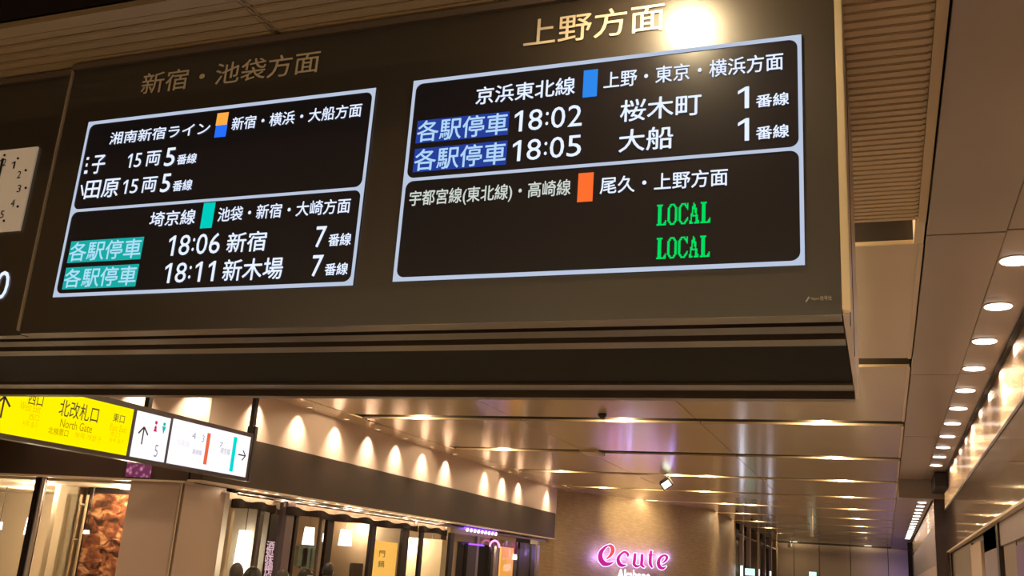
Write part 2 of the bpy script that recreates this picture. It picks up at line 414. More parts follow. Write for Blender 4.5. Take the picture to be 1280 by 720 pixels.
rows = [(-.73, 'of the slot row nearest the right ceiling edge', 'slot lights on the right', 2, 12),
        (-4.12, 'of the long slot row running over the colonnade', 'slot lights over the colonnade', 4, 12),
        (-6.70, 'of the short slot row next to the left lit wall', 'slot lights by the left wall', 2, 5),
        (-3.45, 'of the sparse slot row along the hall centre', 'slot lights along the centre', 2, 6)]
SL = [6.01+3.68*k+.07 for k in range(13)]
for x, d, g, k0, k1 in rows:
    c = 0
    for k in range(k0, min(k1, 5 if x == -6.70 else 99)+1):
        if x == -3.45 and k in (3, 5): continue
        if x == -4.12 and k == 5: pass
        y = SL[k]+.015*k
        lx = -6.2 if (x == -6.70 and k == 6) else x
        slot_light(lx, y, f'{ORD[c]} warm light {d}', g, 30)
        c += 1
slot_light(-6.2, SL[6]-.15, 'warm slot light close above the curved brown wall', 'slot lights by the left wall', 9)
# lamps over the entrance side, behind the camera
for y in (SL[0]-.07-3.68*3, SL[0]-.07-3.68*4, SL[0]-.07-3.68*5):
    for x in (-.73, -3.45, -6.7): point((x, y, H+.02), 60, (1, .75, .42), .1)
for k in (0, 1):
    for x in (-.73, -3.45, -6.7): slot_light(x, SL[k], 'warm slot light above and behind the departure board', 'slot lights above the board', 40)
for i, (x, y) in enumerate(((-9.6, 3.2), (-9.6, 6.0), (-9.6, 8.6), (-11.2, 4.5))):  # added fill lamps out of view, to brighten the taupe pillar side
    t = empty('downlight', (x, y, H), label='added unseen fill lamp over the floor before the glass shop front', cat='downlight', group='added fill lamps before the glass shop front')
    MB().cyl((x, y, H-.005), .09, .012, seg=20).build('lens', m_lens, t); spot((x, y, H-.03), (0, 0, -1), 60, 150, (1, .74, .46), 1, .08, parent=t)

# row of round downlights on the right border
for k in [0, 1, 2, 3]+list(range(5, 16)):
    y = 6.624+1.107*(k-5)
    t = empty('downlight', (.85, y, H), cat='downlight', group='round downlights on the right border',
              label=(f'{ORD[k-5]} round white downlight, counted from the photographer, in the near right-hand row' if k >= 5 else 'round white downlight above the photographer in the right-hand row'))
    MB().cyl((.85, y, H-.005), .092, .012, seg=28).build('lens', m_lens_white, t)
    bm_ = MB(); bm_.cyl((.85, y, H-.002), .105, .008, seg=28); bm_.build('ring', m_strip, t)
    spot((.85, y, H-.02), (.35, 0, -1), 27, 160, (1, .78, .58), 1, .05, parent=t)
for k in range(19):
    y = 21.2+1.107*k+.55
    t = empty('downlight', (.86, y, H), cat='downlight', group='round downlights beyond the slim pillar', label=(f'{ORD[k]} small white downlight beyond the slim pillar'))
    MB().cyl((.86, y, H-.005), .09, .012, seg=20).build('lens', m_lens_white, t)
    spot((.86, y, H-.03), (.15, 0, -1), 22, 150, (1, .80, .62), 1, .05, parent=t)
# wall washers over the pinkish wall
c = 0
for y in [11.475, 12.575, 13.681, 14.779, 15.843, 16.963, 18.061, 20.182, 21.283, 22.378, 24.562]:
    t = empty('wall_washer', (-8.02, y, H), cat='wall washer', group='spotlights over the left lit wall',
              label=f'{ORD[c]} small spotlight along the left lit wall, counted from the hanging sign'); c += 1
    MB().cyl((-8.02, y, H-.001), .035, .008, seg=20).build('lens', m_lens_dim, t)
    MB().cyl((-8.02, y, H+.0), .05, .008, seg=20).build('ring', m_strip, t)
    spot((-8.03, y, H-.01), (-.25, 0, -1), 60, 88, (1, .74, .48), 1, .03, parent=t)
for i, x in enumerate((-8.44, -9.44, -10.5)):
    t = empty('wall_washer', (x, 10.3, H), cat='wall washer', group='spotlights over the shop front wall',
              label=f'{ORD[i]} small spotlight over the glass shop front, counted from the pillar corner')
    MB().cyl((x, 10.3, H-.005), .045, .012, seg=20).build('lens', m_lens, t)
    spot((x, 10.3, H-.02), (0, .24, -1), 50, 100, (1, .72, .46), .9, .02, parent=t)
# lamp just in front of the board whose mirror image glares in the acrylic
t = empty('downlight', (-.645, 2.735, H), label='round downlight in the ceiling just in front of the departure board', cat='downlight')
MB().cyl((-.645, 2.735, H-.012), .075, .02, seg=28).build('lens', glow('board_lamp_lens', (1, .80, .46), 230), t)
spot((-.645, 2.735, H-.03), (0, .3, -1), 9, 160, (1, .74, .42), 1, .05, parent=t)

# ================================================================== DEPARTURE BOARD
BY = 3.067; BX0, BX1 = -3.445, -.098; BZ = 2.43; BT = 3.695
board = empty('departure_board', (-1.77, BY, BZ), label='wide brown-black electronic departure board hanging from the ceiling', cat='departure board')
box('front_panel', m_board, board, BX0, BX1, BY, BY+.009, BZ-.012, BT)
box('cabinet', m_rail, board, BX0, BX1-.0, BY+.010, 4.60, BZ+.06, BT)
box('side_trim', m_gold_trim, board, BX1+.001, BX1+.026, BY-.006, BY+.03, BZ-.0, BT, bev=.003)
box('side_trim', mat('dull_trim', (.34, .28, .22), .5), board, BX0-.014, BX0-.001, BY-.010, BY+.03, BZ-.0, BT, bev=.003)
box('side_plate', m_board_side, board, BX1+.001, BX1+.018, BY+.031, 4.6, BZ, BT)
for a, b in ((3.25, 3.27), (3.7, 3.72)): box('side_seam', m_dark, board, BX1+.019, BX1+.021, a, b, BZ, BT)
box('top_trim', m_rail, board, BX0, BX1, BY-.02, BY-.001, BT-.028, BT)
m_soffit = mat('casing_black', (.009, .007, .0065), .7, spec=.12)
# underside rails from the screen front to the back
ud = [(3.067, 3.158, m_gold_trim, 0), (3.158, 3.209, m_dark, .035), (3.209, 3.305, m_rail, .0), (3.305, 3.392, m_dark, .04), (3.392, 3.488, m_gold_trim, 0),
      (3.488, 4.205, m_soffit, .012), (4.205, 4.292, m_gold_trim, 0), (4.292, 4.44, m_rail, .02), (4.44, 4.53, m_dark, .04), (4.53, 4.60, m_gold_trim, 0)]
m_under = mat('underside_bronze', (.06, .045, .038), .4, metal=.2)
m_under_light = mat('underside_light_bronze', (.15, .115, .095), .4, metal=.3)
XL = -6.6
def underside(par, xa, xb, y0):
    for a, b, mt, up in ud:
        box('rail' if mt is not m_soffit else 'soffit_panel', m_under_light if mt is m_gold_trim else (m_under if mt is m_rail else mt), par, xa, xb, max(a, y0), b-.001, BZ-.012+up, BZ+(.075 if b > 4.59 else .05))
underside(board, BX0-.006, BX1-.002, 3.077)
for x in (-3.0, -2.55, -1.9, -1.2, -.6):
    MB().cyl((x, 3.35, BZ+.027), .008, .012, seg=10).build('screw', m_strip, board)

WH = m_white_led
def scr(px, py, y=BY): return at(px, py, 1, y)
def line_text(s, bl, tr, mt, par, bold=.012, name='lettering', lift=.004):
    return lettering(s, scr(*bl), scr(*tr), X, Z, -Y, mt, par, name, bold, lift=lift)
def rbox_outline(x0, x1, z0, z1, r, y, n=6):
    pts = []
    for cx, cz, a0 in ((x1-r, z1-r, 0), (x0+r, z1-r, 90), (x0+r, z0+r, 180), (x1-r, z0+r, 270)):
        for k in range(n+1):
            a = math.radians(a0+90*k/n); pts.append(Vector((cx+r*math.cos(a), y, cz+r*math.sin(a))))
    return pts
def screen(x0, x1, z0, z1, zd, label):
    d = box('display', m_screen, board, x0, x1, BY-.004, BY-.0005, z0, z1); d['label'] = label
    # white border: outer rectangle with two rounded windows cut from it
    b = .016; g = .013
    bmx = bmesh.new()
    for (a, c) in ((zd+g/2, z1-b), (z0+b, zd-g/2)):
        pts = rbox_outline(x0+b*.85, x1-b*.85, a, c, .03, BY-.0065)
        # ring made of quads between the rounded window and its enclosing rectangle
        lo = z0 if a < zd-.05 else zd; hi = z1 if a > zd-.05 else zd
        if a > zd-.02: lo, hi = zd, z1
        else: lo, hi = z0, zd
        n = len(pts)//4; cor = [Vector((x1, BY-.0065, hi)), Vector((x0, BY-.0065, hi)), Vector((x0, BY-.0065, lo)), Vector((x1, BY-.0065, lo))]
        pv = [bmx.verts.new(p) for p in pts]; cv = [bmx.verts.new(p) for p in cor]
        for q in range(4):
            for k in range(n-1): bmx.faces.new((pv[q*n+k], pv[q*n+k+1], cv[q]))
            q2 = (q+1) % 4
            bmx.faces.new((pv[q*n+n-1], pv[q2*n], cv[q2], cv[q]))
    off = base_of(board)
    for v in bmx.verts: v.co -= off
    me = bpy.data.meshes.new('border'); bmx.to_mesh(me); bmx.free()
    o = link('border', me, m_white_dim, d); return d
dl = screen(-3.293, -1.833, 2.573, 3.395, 2.966, 'screen listing trains from platforms five and seven')
dr = screen(-1.668, -.205, 2.581, 3.405, 2.985, 'screen listing blue line trains from platform one and two green LOCAL lines')
dl.location = dl.location; 
def fix_children(d):
    pass
hd = m_header
line_text('新宿・池袋方面', (175.8, 119), (402, 62.5), hd, board, .008)
line_text('上野方面', (654.6, 60), (831, 2.3), hd, board, .008)
def sq(px, mt, par, name='colour_block', lift=.005):
    pts = [scr(*p) for p in px]; x0 = (pts[0].x+pts[3].x)/2; x1 = (pts[1].x+pts[2].x)/2; z1 = (pts[0].z+pts[1].z)/2; z0 = (pts[2].z+pts[3].z)/2
    return MB().quad(Vector((x0, BY-lift, z0)), Vector((x1, BY-lift, z0)), Vector((x1, BY-lift, z1)), Vector((x0, BY-lift, z1))).build(name, mt, par)
B = .014
T = lambda s, bl, tr, par, mt=WH, bold=B, lift=.0065: line_text(s, bl, tr, mt, par, bold, lift=lift)
T('湘南新宿ライン', (137.5, 181.7), (265, 152.5), dl)
sq([(272.6, 142.1), (286.6, 141), (284.9, 156.5), (270.7, 157.5)], glow('led_orange_a', (1, .42, .06), 1), dl)
sq([(270.7, 157.5), (284.9, 156.5), (283, 171.3), (268.8, 172.6)], glow('led_blue_a', (.02, .16, 1), 1), dl)
T('新宿・横浜・大船方面', (290, 164), (454, 129.5), dl)
for (a, b) in (((109.3, 200.5), (112.8, 197)), ((108, 209), (111, 205)), ((106, 218), (110.8, 213.5))):
    p, q = scr(*a), scr(*b); MB().quad(Vector((p.x, BY-.006, p.z)), Vector((q.x, BY-.006, p.z)), Vector((q.x, BY-.006, q.z)), Vector((p.x, BY-.006, q.z))).build('lettering', WH, dl)
T('子', (114.2, 218.3), (134.7, 194), dl); T('15', (159.2, 210.8), (179.7, 191.5), dl, bold=0); T('両', (182.5, 208.7), (203.3, 188.8), dl)
T('5', (205.8, 208.7), (222, 185), dl, bold=.01); T('番線', (221.7, 206.7), (248, 192), dl, bold=.02)
p = [scr(102.2, 232), scr(104.2, 232), scr(106, 244.5), scr(104, 245.5)]
MB().quad(*[Vector((v.x, BY-.006, v.z)) for v in reversed(p)]).build('lettering', WH, dl)
T('田原', (105.8, 249.7), (152, 223.3), dl); T('15', (153.3, 243.3), (175.3, 224.2), dl, bold=0); T('両', (177.2, 241.7), (198.7, 221.2), dl)
T('5', (200.8, 241.2), (216.3, 217.5), dl, bold=.01); T('番線', (216.3, 240), (242.5, 224.7), dl, bold=.02)
T('埼京線', (187.3, 284.3), (247, 261.8), dl)
teal = glow('led_teal', (0, .62, .52), 1)
sq([(255.2, 254.3), (269.9, 253.4), (266, 285.3), (251.5, 286)], teal, dl)
T('池袋・新宿・大崎方面', (272.5, 278), (440, 248), dl)
teal2 = glow('led_teal_bar', (.01, .40, .36), 1)
for (bl, tr), (t0, t1) in ((((84.9, 329.4), (181.5, 296.4)), ((86.5, 327.5), (180, 298.6))), (((78.5, 362.4), (175.3, 330.4)), ((80, 360.5), (174, 332.6)))):
    p, q = scr(*bl), scr(*tr); MB().quad(Vector((p.x, BY-.0055, p.z)), Vector((q.x, BY-.0055, p.z)), Vector((q.x, BY-.0055, q.z)), Vector((p.x, BY-.0055, q.z))).build('colour_block', teal2, dl)
    T('各駅停車', t0, t1, dl, mt=glow('led_pale', (.42, .75, .95), 1), lift=.0075)
T('18:06', (209.7, 320.7), (278.5, 291.3), dl, bold=0); T('18:11', (204.8, 354.7), (271.6, 326.6), dl, bold=0)
T('新宿', (283.4, 316.6), (335.7, 289), dl); T('新木場', (278.1, 352.2), (356.4, 321.7), dl)
T('7', (394, 310), (410, 283.4), dl, bold=.01); T('番線', (411, 308.5), (440.8, 291.7), dl, bold=.02)
T('7', (389.4, 346.2), (406, 319.4), dl, bold=.01); T('番線', (406.3, 345), (436.7, 328.8), dl, bold=.02)
# right screen
T('京浜東北線', (595.2, 132), (720, 96.6), dr)
sq([(729.8, 89.2), (747.6, 86.9), (746.8, 121.4), (729, 122.6)], glow('led_blue_b', (.03, .25, .85), 1), dr)
T('上野・東京・横浜方面', (755, 112.2), (979, 66.2), dr)
navy = glow('led_navy_bar', (.02, .05, .32), 1)
for (bl, tr), (t0, t1) in ((((520, 180.2), (637.7, 140)), ((521.5, 179), (636.5, 141.3))), (((516.5, 216.3), (635.3, 176.2)), ((518, 215), (634, 178)))):
    p, q = scr(*bl), scr(*tr); MB().quad(Vector((p.x, BY-.0055, p.z)), Vector((q.x, BY-.0055, p.z)), Vector((q.x, BY-.0055, q.z)), Vector((p.x, BY-.0055, q.z))).build('colour_block', navy, dr)
    T('各駅停車', t0, t1, dr, mt=glow('led_pale_b', (.45, .68, .95), 1), lift=.0075)
T('18:02', (642.9, 166), (729, 131.3), dr, bold=0); T('18:05', (640.5, 202.9), (727.9, 169.1), dr, bold=0)
T('桜木町', (775.6, 153.8), (877, 116.7), dr); T('大船', (773.8, 191.8), (841.8, 157.8), dr)
T('1', (922.7, 137.3), (936.7, 108.9), dr, bold=0); T('1', (922.7, 177.8), (936.7, 148.4), dr, bold=0)
T('番線', (945.6, 135.6), (986.2, 116), dr, bold=.02); T('番線', (945.6, 175.6), (986.2, 156), dr, bold=.02)
T('宇都宮線(東北線)・高崎線', (511.8, 261.5), (714.4, 224.6), dr, mt=glow('led_cream', (.70, .76, .70), .9))
sq([(723.1, 217.5), (742.5, 215.9), (741.3, 252.2), (722.4, 253.4)], glow('led_orange_b', (1, .16, .03), 1), dr)
T('尾久・上野方面', (750.3, 243.6), (910, 210.8), dr)
GL = {'L': ["#####...", ".###....", ".###....", ".###....", ".###....", ".###....", ".###....", ".###....", ".###....", ".###...#", ".###..##", "########"],
      'O': ["..####..", ".##..##.", "##....##", "##....##", "##....##", "##....##", "##....##", "##....##", "##....##", "##....##", ".##..##.", "..####.."],
      'C': ["..####.#", ".##..###", "##....##", "##.....#", "##......", "##......", "##......", "##......", "##.....#", "##....##", ".##..##.", "..####.."],
      'A': ["...#....", "...##...", "..###...", "..####..", "..#.##..", "..#.##..", ".##..#..", ".######.", ".#...##.", ".#...##.", "##...###", "###.####"]}
def pixel_text(s, bl, tr, mt, par):
    p, q = scr(*bl), scr(*tr); nx = len(s)*9-1; w = (q.x-p.x)/nx; h = (q.z-p.z)/12; m_ = MB()
    for i, ch in enumerate(s):
        for r, row in enumerate(GL[ch]):
            k = 0
            while k < 8:
                if row[k] == '#':
                    e = k
                    while e < 8 and row[e] == '#': e += 1
                    x0 = p.x+(i*9+k)*w; x1 = p.x+(i*9+e)*w; z0 = p.z+(11-r)*h
                    m_.quad(Vector((x0, BY-.006, z0)), Vector((x1, BY-.006, z0)), Vector((x1, BY-.006, z0+h*.97)), Vector((x0, BY-.006, z0+h*.97))); k = e
                else: k += 1
    m_.build('lettering', mt, par)
green = glow('led_green', (.0, .72, .12), 1)
pixel_text('LOCAL', (821, 283), (888.6, 252.5), green, dr); pixel_text('LOCAL', (820.6, 324.7), (887.8, 294.7), green, dr)
# small maker's mark
m_mark = mat('mark_print', (.42, .37, .30), .5)
a, b, c_, d_ = scr(1006.5, 377.5), scr(1010.5, 371), scr(1012.5, 371.5), scr(1008.5, 378)
MB().quad(*[Vector((v.x, BY-.003, v.z)) for v in (a, d_, c_, b)]).build('emblem', m_mark, board)
line_text('Nippon', (1014, 376.3), (1024, 371.9), m_mark, board, .02); line_text('信号社', (1025, 376), (1040, 370), m_mark, board, .02)

# ================================================================== CLOCK BOARD at the left
CYB = 3.10
cb = empty('clock_board', (-4.4, CYB, BZ), label='brown-black hanging casing left of the departure board with a clock', cat='information board')
box('front_panel', m_board, cb, XL, -3.462, CYB, CYB+.03, BZ-.012, BT)
box('cabinet', m_rail, cb, XL, -3.462, CYB+.031, 4.6, BZ+.06, BT)
underside(cb, XL, BX0-.008, 3.131)
box('top_trim', m_rail, cb, XL, -3.462, CYB-.02, CYB-.001, BT-.028, BT)
p0 = Vector((0, CYB-.003, 0))
lettering('0', at(-9, 375, 1, CYB), at(15.5, 338.5, 1, CYB), X, Z, -Y, m_white_led, cb, 'digit', .0, lift=.004)
ck = empty('wall_clock', (-3.79, CYB, 3.11), label='square beige analogue clock face on the casing left of the departure board', cat='clock')
box('dial', mat('dial_cream', (.62, .52, .40), .5, emit=(.8, .62, .44), es=.10), ck, -3.99, -3.60, CYB-.012, CYB-.001, 2.905, 3.317, bev=.002)
for i in range(12):
    a = math.radians(90-30*(i if i else 12)); s = str(i if i else 12)
    rr = .138; cx, cz = -3.793+rr*math.cos(a), 3.11+rr*1.02*math.sin(a)
    hw = .011 if len(s) == 1 else .02
    lettering(s, Vector((cx-hw, CYB-.012, cz-.018)), Vector((cx+hw, CYB-.012, cz+.018)), X, Z, -Y, m_black, ck, 'numeral', .01, lift=.002)
    MB().cyl((-3.793+.178*math.cos(a), CYB-.0145, 3.11+.178*math.sin(a)), .006, .003, 'Y', 12).build('marker', m_black, ck)
MB().box(-3.799, -3.787, CYB-.020, CYB-.017, 3.08, 3.27).build('minute_hand', m_black, ck)
MB().box(-3.801, -3.785, CYB-.024, CYB-.021, 3.00, 3.13).build('hour_hand', m_black, ck)
MB().cyl((-3.793, CYB-.02, 3.11), .018, .014, 'Y', 20).build('hub', m_black, ck)

# ================================================================== HANGING DIRECTION SIGN (yellow and white)
SX = -7.6
ds = empty('direction_sign', (SX, 8.4, 2.4), label='long backlit yellow and white direction sign hanging at the left', cat='sign')
m_sframe = mat('sign_frame', (.035, .022, .03), .35)
z0, z1 = 2.425, 3.03
def sx(px, py): return at(px, py, 0, SX+.02)
ds_case = box('case', m_sframe, ds, SX-.14, SX, 5.4, 10.68, z0, z1, bev=.006)
yel = box('yellow_panel', glow('sign_yellow', (1, .83, .0), 1.1), ds, SX, SX+.015, 5.5, 8.43, 2.468, 2.965)
wp1 = box('white_panel', glow('sign_white', (.97, .93, 1), 1.12), ds, SX, SX+.015, 8.50, 9.04, 2.468, 2.965)
wp2 = box('white_panel', MATS['sign_white'], ds, SX, SX+.015, 9.10, 10.60, 2.468, 2.975)
for y in (10.70, 8.72): box('post', m_black, ds, SX-.09, SX-.03, y-.03, y+.03, z1-.02, H)
box('post', m_black, ds, SX-.12, SX-.0, 10.69, 10.75, z0, z1+.1)
ink = mat('sign_ink', (.03, .02, .02), .6); brown = glow('sign_ink_brown', (.55, .32, .0), .75); faint = glow('sign_ink_faint', (.86, .56, .0), 1)
def st(s, bl, tr, mt, par, bold=.0): return lettering(s, sx(*bl), sx(*tr), Y, Z, X, mt, par, 'lettering', bold, lift=.001)
st('西口', (34.5, 505), (55.5, 494), ink, yel, .004); st('北改札口', (72.4, 519.2), (124.8, 509.6), ink, yel, .004); st('東口', (140.6, 526.5), (156.6, 519.3), ink, yel, .004)
st('West Exit', (24, 511.5), (52, 507), faint, yel); st('西口', (35.5, 524.5), (49.5, 519.5), faint, yel); st('서쪽 출구', (27, 532.3), (48, 528.5), faint, yel)
st('North Gate', (74.5, 533.5), (116, 531.5), brown, yel); st('北検票口', (59.5, 541.8), (86, 537.8), brown, yel); st('북쪽 개찰구', (93, 547), (127, 546.2), faint, yel)
st('East Exit', (137, 537.5), (159, 533.8), faint, yel); st('东口', (137.5, 545), (150, 541), faint, yel); st('동쪽 출구', (136, 552), (155, 550), faint, yel)
def arrow(c, size, ang, mt, par, ztw=1.0):
    """plain line arrow on the sign face; ang 90 points up, 0 points along reading direction"""
    m_ = MB(); ca, sa = math.cos(math.radians(ang)), math.sin(math.radians(ang)); w = size*.055
    def P(u, v): return Vector((SX+.018, c.y+(u*ca-v*sa), c.z+(u*sa+v*ca)))
    h = size/2
    m_.quad(P(-h, -w), P(h-w, -w), P(h-w, w), P(-h, w))
    for s in (1, -1):
        a = (h-.42*size, s*.40*size); b = (h, 0); n = Vector((b[1]-a[1], -(b[0]-a[0]))).normalized()*w
        m_.quad(P(a[0]+n[0], a[1]+n[1]), P(b[0]+n[0], b[1]+n[1]), P(b[0]-n[0], b[1]-n[1]), P(a[0]-n[0], a[1]-n[1]))
    m_.build('arrow', mt, par)
arrow(sx(3.5, 509), .20, 90, ink, yel); arrow(sx(178.8, 544.5), .19, 90, ink, wp1); arrow(sx(302.5, 569), .155, 0, ink, wp2)
pink = glow('sign_pink', (.85, .03, .16), .8); tl = glow('sign_teal', (.0, .55, .48), .9); org = glow('sign_orange', (.95, .16, .06), .9)
def pict(c, mt, down):
    m_ = MB()
    m_.cyl((SX+.017, c.y, c.z+.055), .02, .003, 'X', 16)
    if down: m_.poly([Vector((SX+.018, c.y-.032, c.z+.03)), Vector((SX+.018, c.y+.032, c.z+.03)), Vector((SX+.018, c.y, c.z-.06))])
    else: m_.poly([Vector((SX+.018, c.y-.028, c.z-.045)), Vector((SX+.018, c.y+.028, c.z-.045)), Vector((SX+.018, c.y, c.z+.04))]); m_.cyl((SX+.017, c.y, c.z-.0), .018, .003, 'X', 12)
    m_.build('pictogram', mt, par=None) if False else m_.build('pictogram', mt, wp1)
pict(sx(194.8, 534.5), pink, False); pict(sx(205, 536.5), tl, True)
grey = glow('sign_grey', (.45, .42, .5), .8)
st('5', (191.5, 571), (198.5, 556.5), grey, wp1)
st('4', (239.5, 548), (245.5, 541.5), grey, wp2); st('3', (252, 552.3), (256, 544.5), grey, wp2)
st('京浜東北線', (221, 556.5), (237, 551.5), glow('sign_pale', (.75, .72, .82), 1), wp2); st('高崎線', (240, 567.5), (252.5, 563), grey, wp2)
st('7', (274, 558.5), (279, 553.5), grey, wp2); st('埼京線', (275, 567), (288, 561.5), grey, wp2)
for (a, b, mt) in (((260, 541.2), (263.4, 540.9), org), ((293, 546), (296.6, 545.8), tl)):
    p = sx(*a); q = sx(*b)
    MB().box(SX+.0155, SX+.0185, p.y, q.y+.01, 2.53 if mt is org else 2.505, p.z).build('colour_stripe', mt if mt is org else glow('sign_cyan', (0, .72, .68), 1), wp2)

# ================================================================== LEFT SHOPS
# glass shop facing the camera
gs = empty('wall_shop_front', (-10.6, 10.5, FLOOR), label='glass shop front with steel mullions left of the taupe pillar', kind='structure')
box('pane', m_glass, gs, -16, -10.92, 10.62, 10.63, FLOOR, 2.35)
box('pane', m_glass, gs, -10.82, -9.3, 10.62, 10.63, FLOOR, 2.35)
box('mullion', m_dark_frame, gs, -10.93, -10.87, 10.5, 10.66, FLOOR, 2.35, bev=.004)
MB().cyl((-10.83, 10.55, 1.1), .035, 2.5, seg=18).build('mullion_tube', m_steel, gs)
box('shop_ceiling', m_cream, gs, -16, -9.3, 10.66, 14.5, 2.32, 2.37)
box('shop_back_wall', m_cream, gs, -16, -9.3, 14.4, 14.5, FLOOR, 2.32)
box('shop_side_wall', m_cream, gs, -9.36, -9.3, 10.66, 14.4, FLOOR, 2.32)
for x, y in ((-11.9, 11.3), (-10.35, 11.6), (-9.85, 11.4), (-10.9, 13.1)): MB().cyl((x, y, 2.312), .07, .012, seg=18).build('lens', m_lens, gs)
for y in (11.4, 12.9):
    for x in (-13.6, -11.7, -10.2): point((x, y, 2.2), 26, (1, .80, .55), .12)
# inner glass door and its rails
dp = empty('glass_partition', (-10.4, 11.6, FLOOR), label='inner glass partition with slim brass rails behind the shop front', cat='partition')
XR = [at(95, 660, 1, 11.6).x, at(103, 660, 1, 11.6).x]
for x in XR: box('rail', m_gold_trim, dp, x-.012, x+.012, 11.58, 11.61, FLOOR, 2.2)
for z in (1.55, 2.05): box('rail', m_gold_trim, dp, XR[0], XR[1], 11.58, 11.605, z, z+.02)
box('pane', m_glass, dp, XR[0]-.5, XR[0], 11.592, 11.6, FLOOR, 2.2)
def meat():
    M = bpy.data.materials.new('food_photo'); M.use_nodes = True; nt = M.node_tree; b = nt.nodes['Principled BSDF']
    tc = nt.nodes.new('ShaderNodeTexCoord'); mp = nt.nodes.new('ShaderNodeMapping'); mp.inputs['Scale'].default_value = (3.2, 1, 5.5)
    n = nt.nodes.new('ShaderNodeTexNoise'); n.inputs['Scale'].default_value = 1.5; n.inputs['Detail'].default_value = 3; n.inputs['Distortion'].default_value = .9
    r = nt.nodes.new('ShaderNodeValToRGB'); e = r.color_ramp.elements; e[0].position = .36; e[0].color = (.03, .015, .01, 1); e[1].position = .68; e[1].color = (.62, .34, .15, 1)
    k = e.new(.52); k.color = (.22, .07, .03, 1)
    nt.links.new(tc.outputs['Object'], mp.inputs[0]); nt.links.new(mp.outputs[0], n.inputs['Vector']); nt.links.new(n.outputs['Fac'], r.inputs[0]); nt.links.new(r.outputs[0], b.inputs['Base Color'])
    nt.links.new(r.outputs[0], b.inputs['Emission Color']); b.inputs['Emission Strength'].default_value = .12; b.inputs['Roughness'].default_value = .35
    return M
pa, pb = at(113, 616, 1, 11.7), at(160, 720, 1, 11.7)
po = empty('food_poster', (-10, 11.72, FLOOR), label='large backlit poster of orange brown grilled food inside the glass shop', cat='poster')
box('print', meat(), po, pa.x, -9.4, 11.72, 11.74, FLOOR+.2, pa.z)
box('frame', m_dark_frame, po, pa.x-.06, pa.x, 11.71, 11.76, FLOOR, pa.z+.02); box('frame', m_dark_frame, po, pa.x-.06, -9.38, 11.71, 11.76, pa.z, pa.z+.08)
def pendant(px, py, xpl, rx, h, label, st=9, ax=0):
    c = at(px, py, ax, xpl)
    t = empty('pendant_lamp', c, label=label, cat='lamp', group='white glowing lamps inside the shops')
    MB().cyl(c, rx, h, seg=18, r2=rx*.8).build('shade', glow('lamp_shade_white', (1, .93, .82), 5), t)
    MB().tube(c+Vector((0, 0, h/2)), (c.x, c.y, max(c.z+h/2+.05, 2.3)), .006).build('cord', m_black, t)
pendant(37, 658, 12.2, .07, .26, 'white glowing lamp seen beside the steel mullion in the glass shop', ax=1)
pendant(-1, 657, 12.2, .05, .12, 'white glowing lamp at the photo edge in the glass shop', ax=1)
pendant(108, 665, 11.3, .045, .05, 'small bluish white lamp in front of the food poster', ax=1)

# taupe pillar at the corner
pc = empty('pillar_corner', (-8.85, 10.9, FLOOR), label='broad taupe panelled pillar below the hanging sign', kind='structure')
box('panel', m_pillar, pc, -9.275, -8.475, 10.48, 10.52, FLOOR, 2.352, bev=.006)
box('panel', m_pillar, pc, -8.49, -8.45, 10.545, 11.43, FLOOR, 2.375, bev=.006)
box('corner_bead', m_strip, pc, -8.470, -8.452, 10.482, 10.50, FLOOR, 2.352)
box('core', m_dark, pc, -9.26, -8.492, 10.53, 11.42, FLOOR, 2.37)

# shop row beyond the pillar: glass wall on the plane GX
GX = -8.40
def yof(px, py=690, x=GX): return at(px, py, 0, x).y
sw = empty('wall_shop_row', (GX, 18, FLOOR), label='row of framed shop windows under the long bronze band', kind='structure')
def vbar(px0, px1, mt, name='mullion', d=.06, zt=2.2, py=690):
    return box(name, mt, sw, GX-d/2, GX+d/2, yof(px0, py), yof(px1, py), FLOOR, zt, bev=.004)
vbar(280.5, 284.5, m_cream, zt=2.22); vbar(317, 322, m_steel); vbar(333, 338, m_dark_frame); 
vbar(347.5, 357.5, mat('lilac_column', (.20, .155, .17), .3, metal=.4), 'column', .14, 2.32)
vbar(363, 366.5, m_dark_frame); vbar(396, 399, m_steel); vbar(404, 412, m_dark_frame); vbar(460, 466, m_dark_frame); vbar(500, 508, m_dark_frame)
vbar(523, 526.5, m_dark_frame); vbar(560, 565, m_dark_frame); vbar(594, 597, m_steel); vbar(613, 616, m_dark_frame); vbar(619, 622, m_steel); vbar(648, 654, m_dark_frame); vbar(663, 668, m_dark_frame); vbar(670, 673, m_steel)
ys = [yof(p) for p in (284.5, 347, 396, 460, 508, 562, 620, 673)]
for a, b in zip(ys[:-1], ys[1:]): box('pane', m_glass, sw, GX-.006, GX+.0, a, b, FLOOR, 2.2)
box('head_rail', m_steel, sw, GX-.03, GX+.03, yof(284), yof(690), 2.30, 2.34)
box('back_wall', m_cream, sw, -11.5, -11.4, 11.45, 25.2, FLOOR, 2.35)
box('shop_ceiling', m_cream, sw, -11.4, -8.45, 11.5, 25.2, 2.36, 2.4)
box('partition', m_cream, sw, -11.4, -8.6, yof(345), yof(345)+.08, FLOOR, 2.36)
box('partition', mat('rust_curtain', (.35, .15, .07), .7), sw, -8.9, -8.55, yof(356), yof(364), FLOOR, 2.2)
box('partition', mat('dim_wood', (.16, .11, .07), .5), sw, -11.4, -8.6, yof(510), yof(510)+.08, FLOOR, 2.36)
box('partition', m_cream, sw, -9.6, -8.6, yof(563), yof(582), FLOOR, 2.05)
box('dark_door', m_black, sw, GX-.05, GX+.05, yof(582), yof(593), FLOOR, 2.02, bev=.004)
box('lintel_panel', mat('ochre_panel', (.30, .20, .10), .5), sw, GX-.10, GX-.02, yof(562), yof(645), 2.05, 2.37)
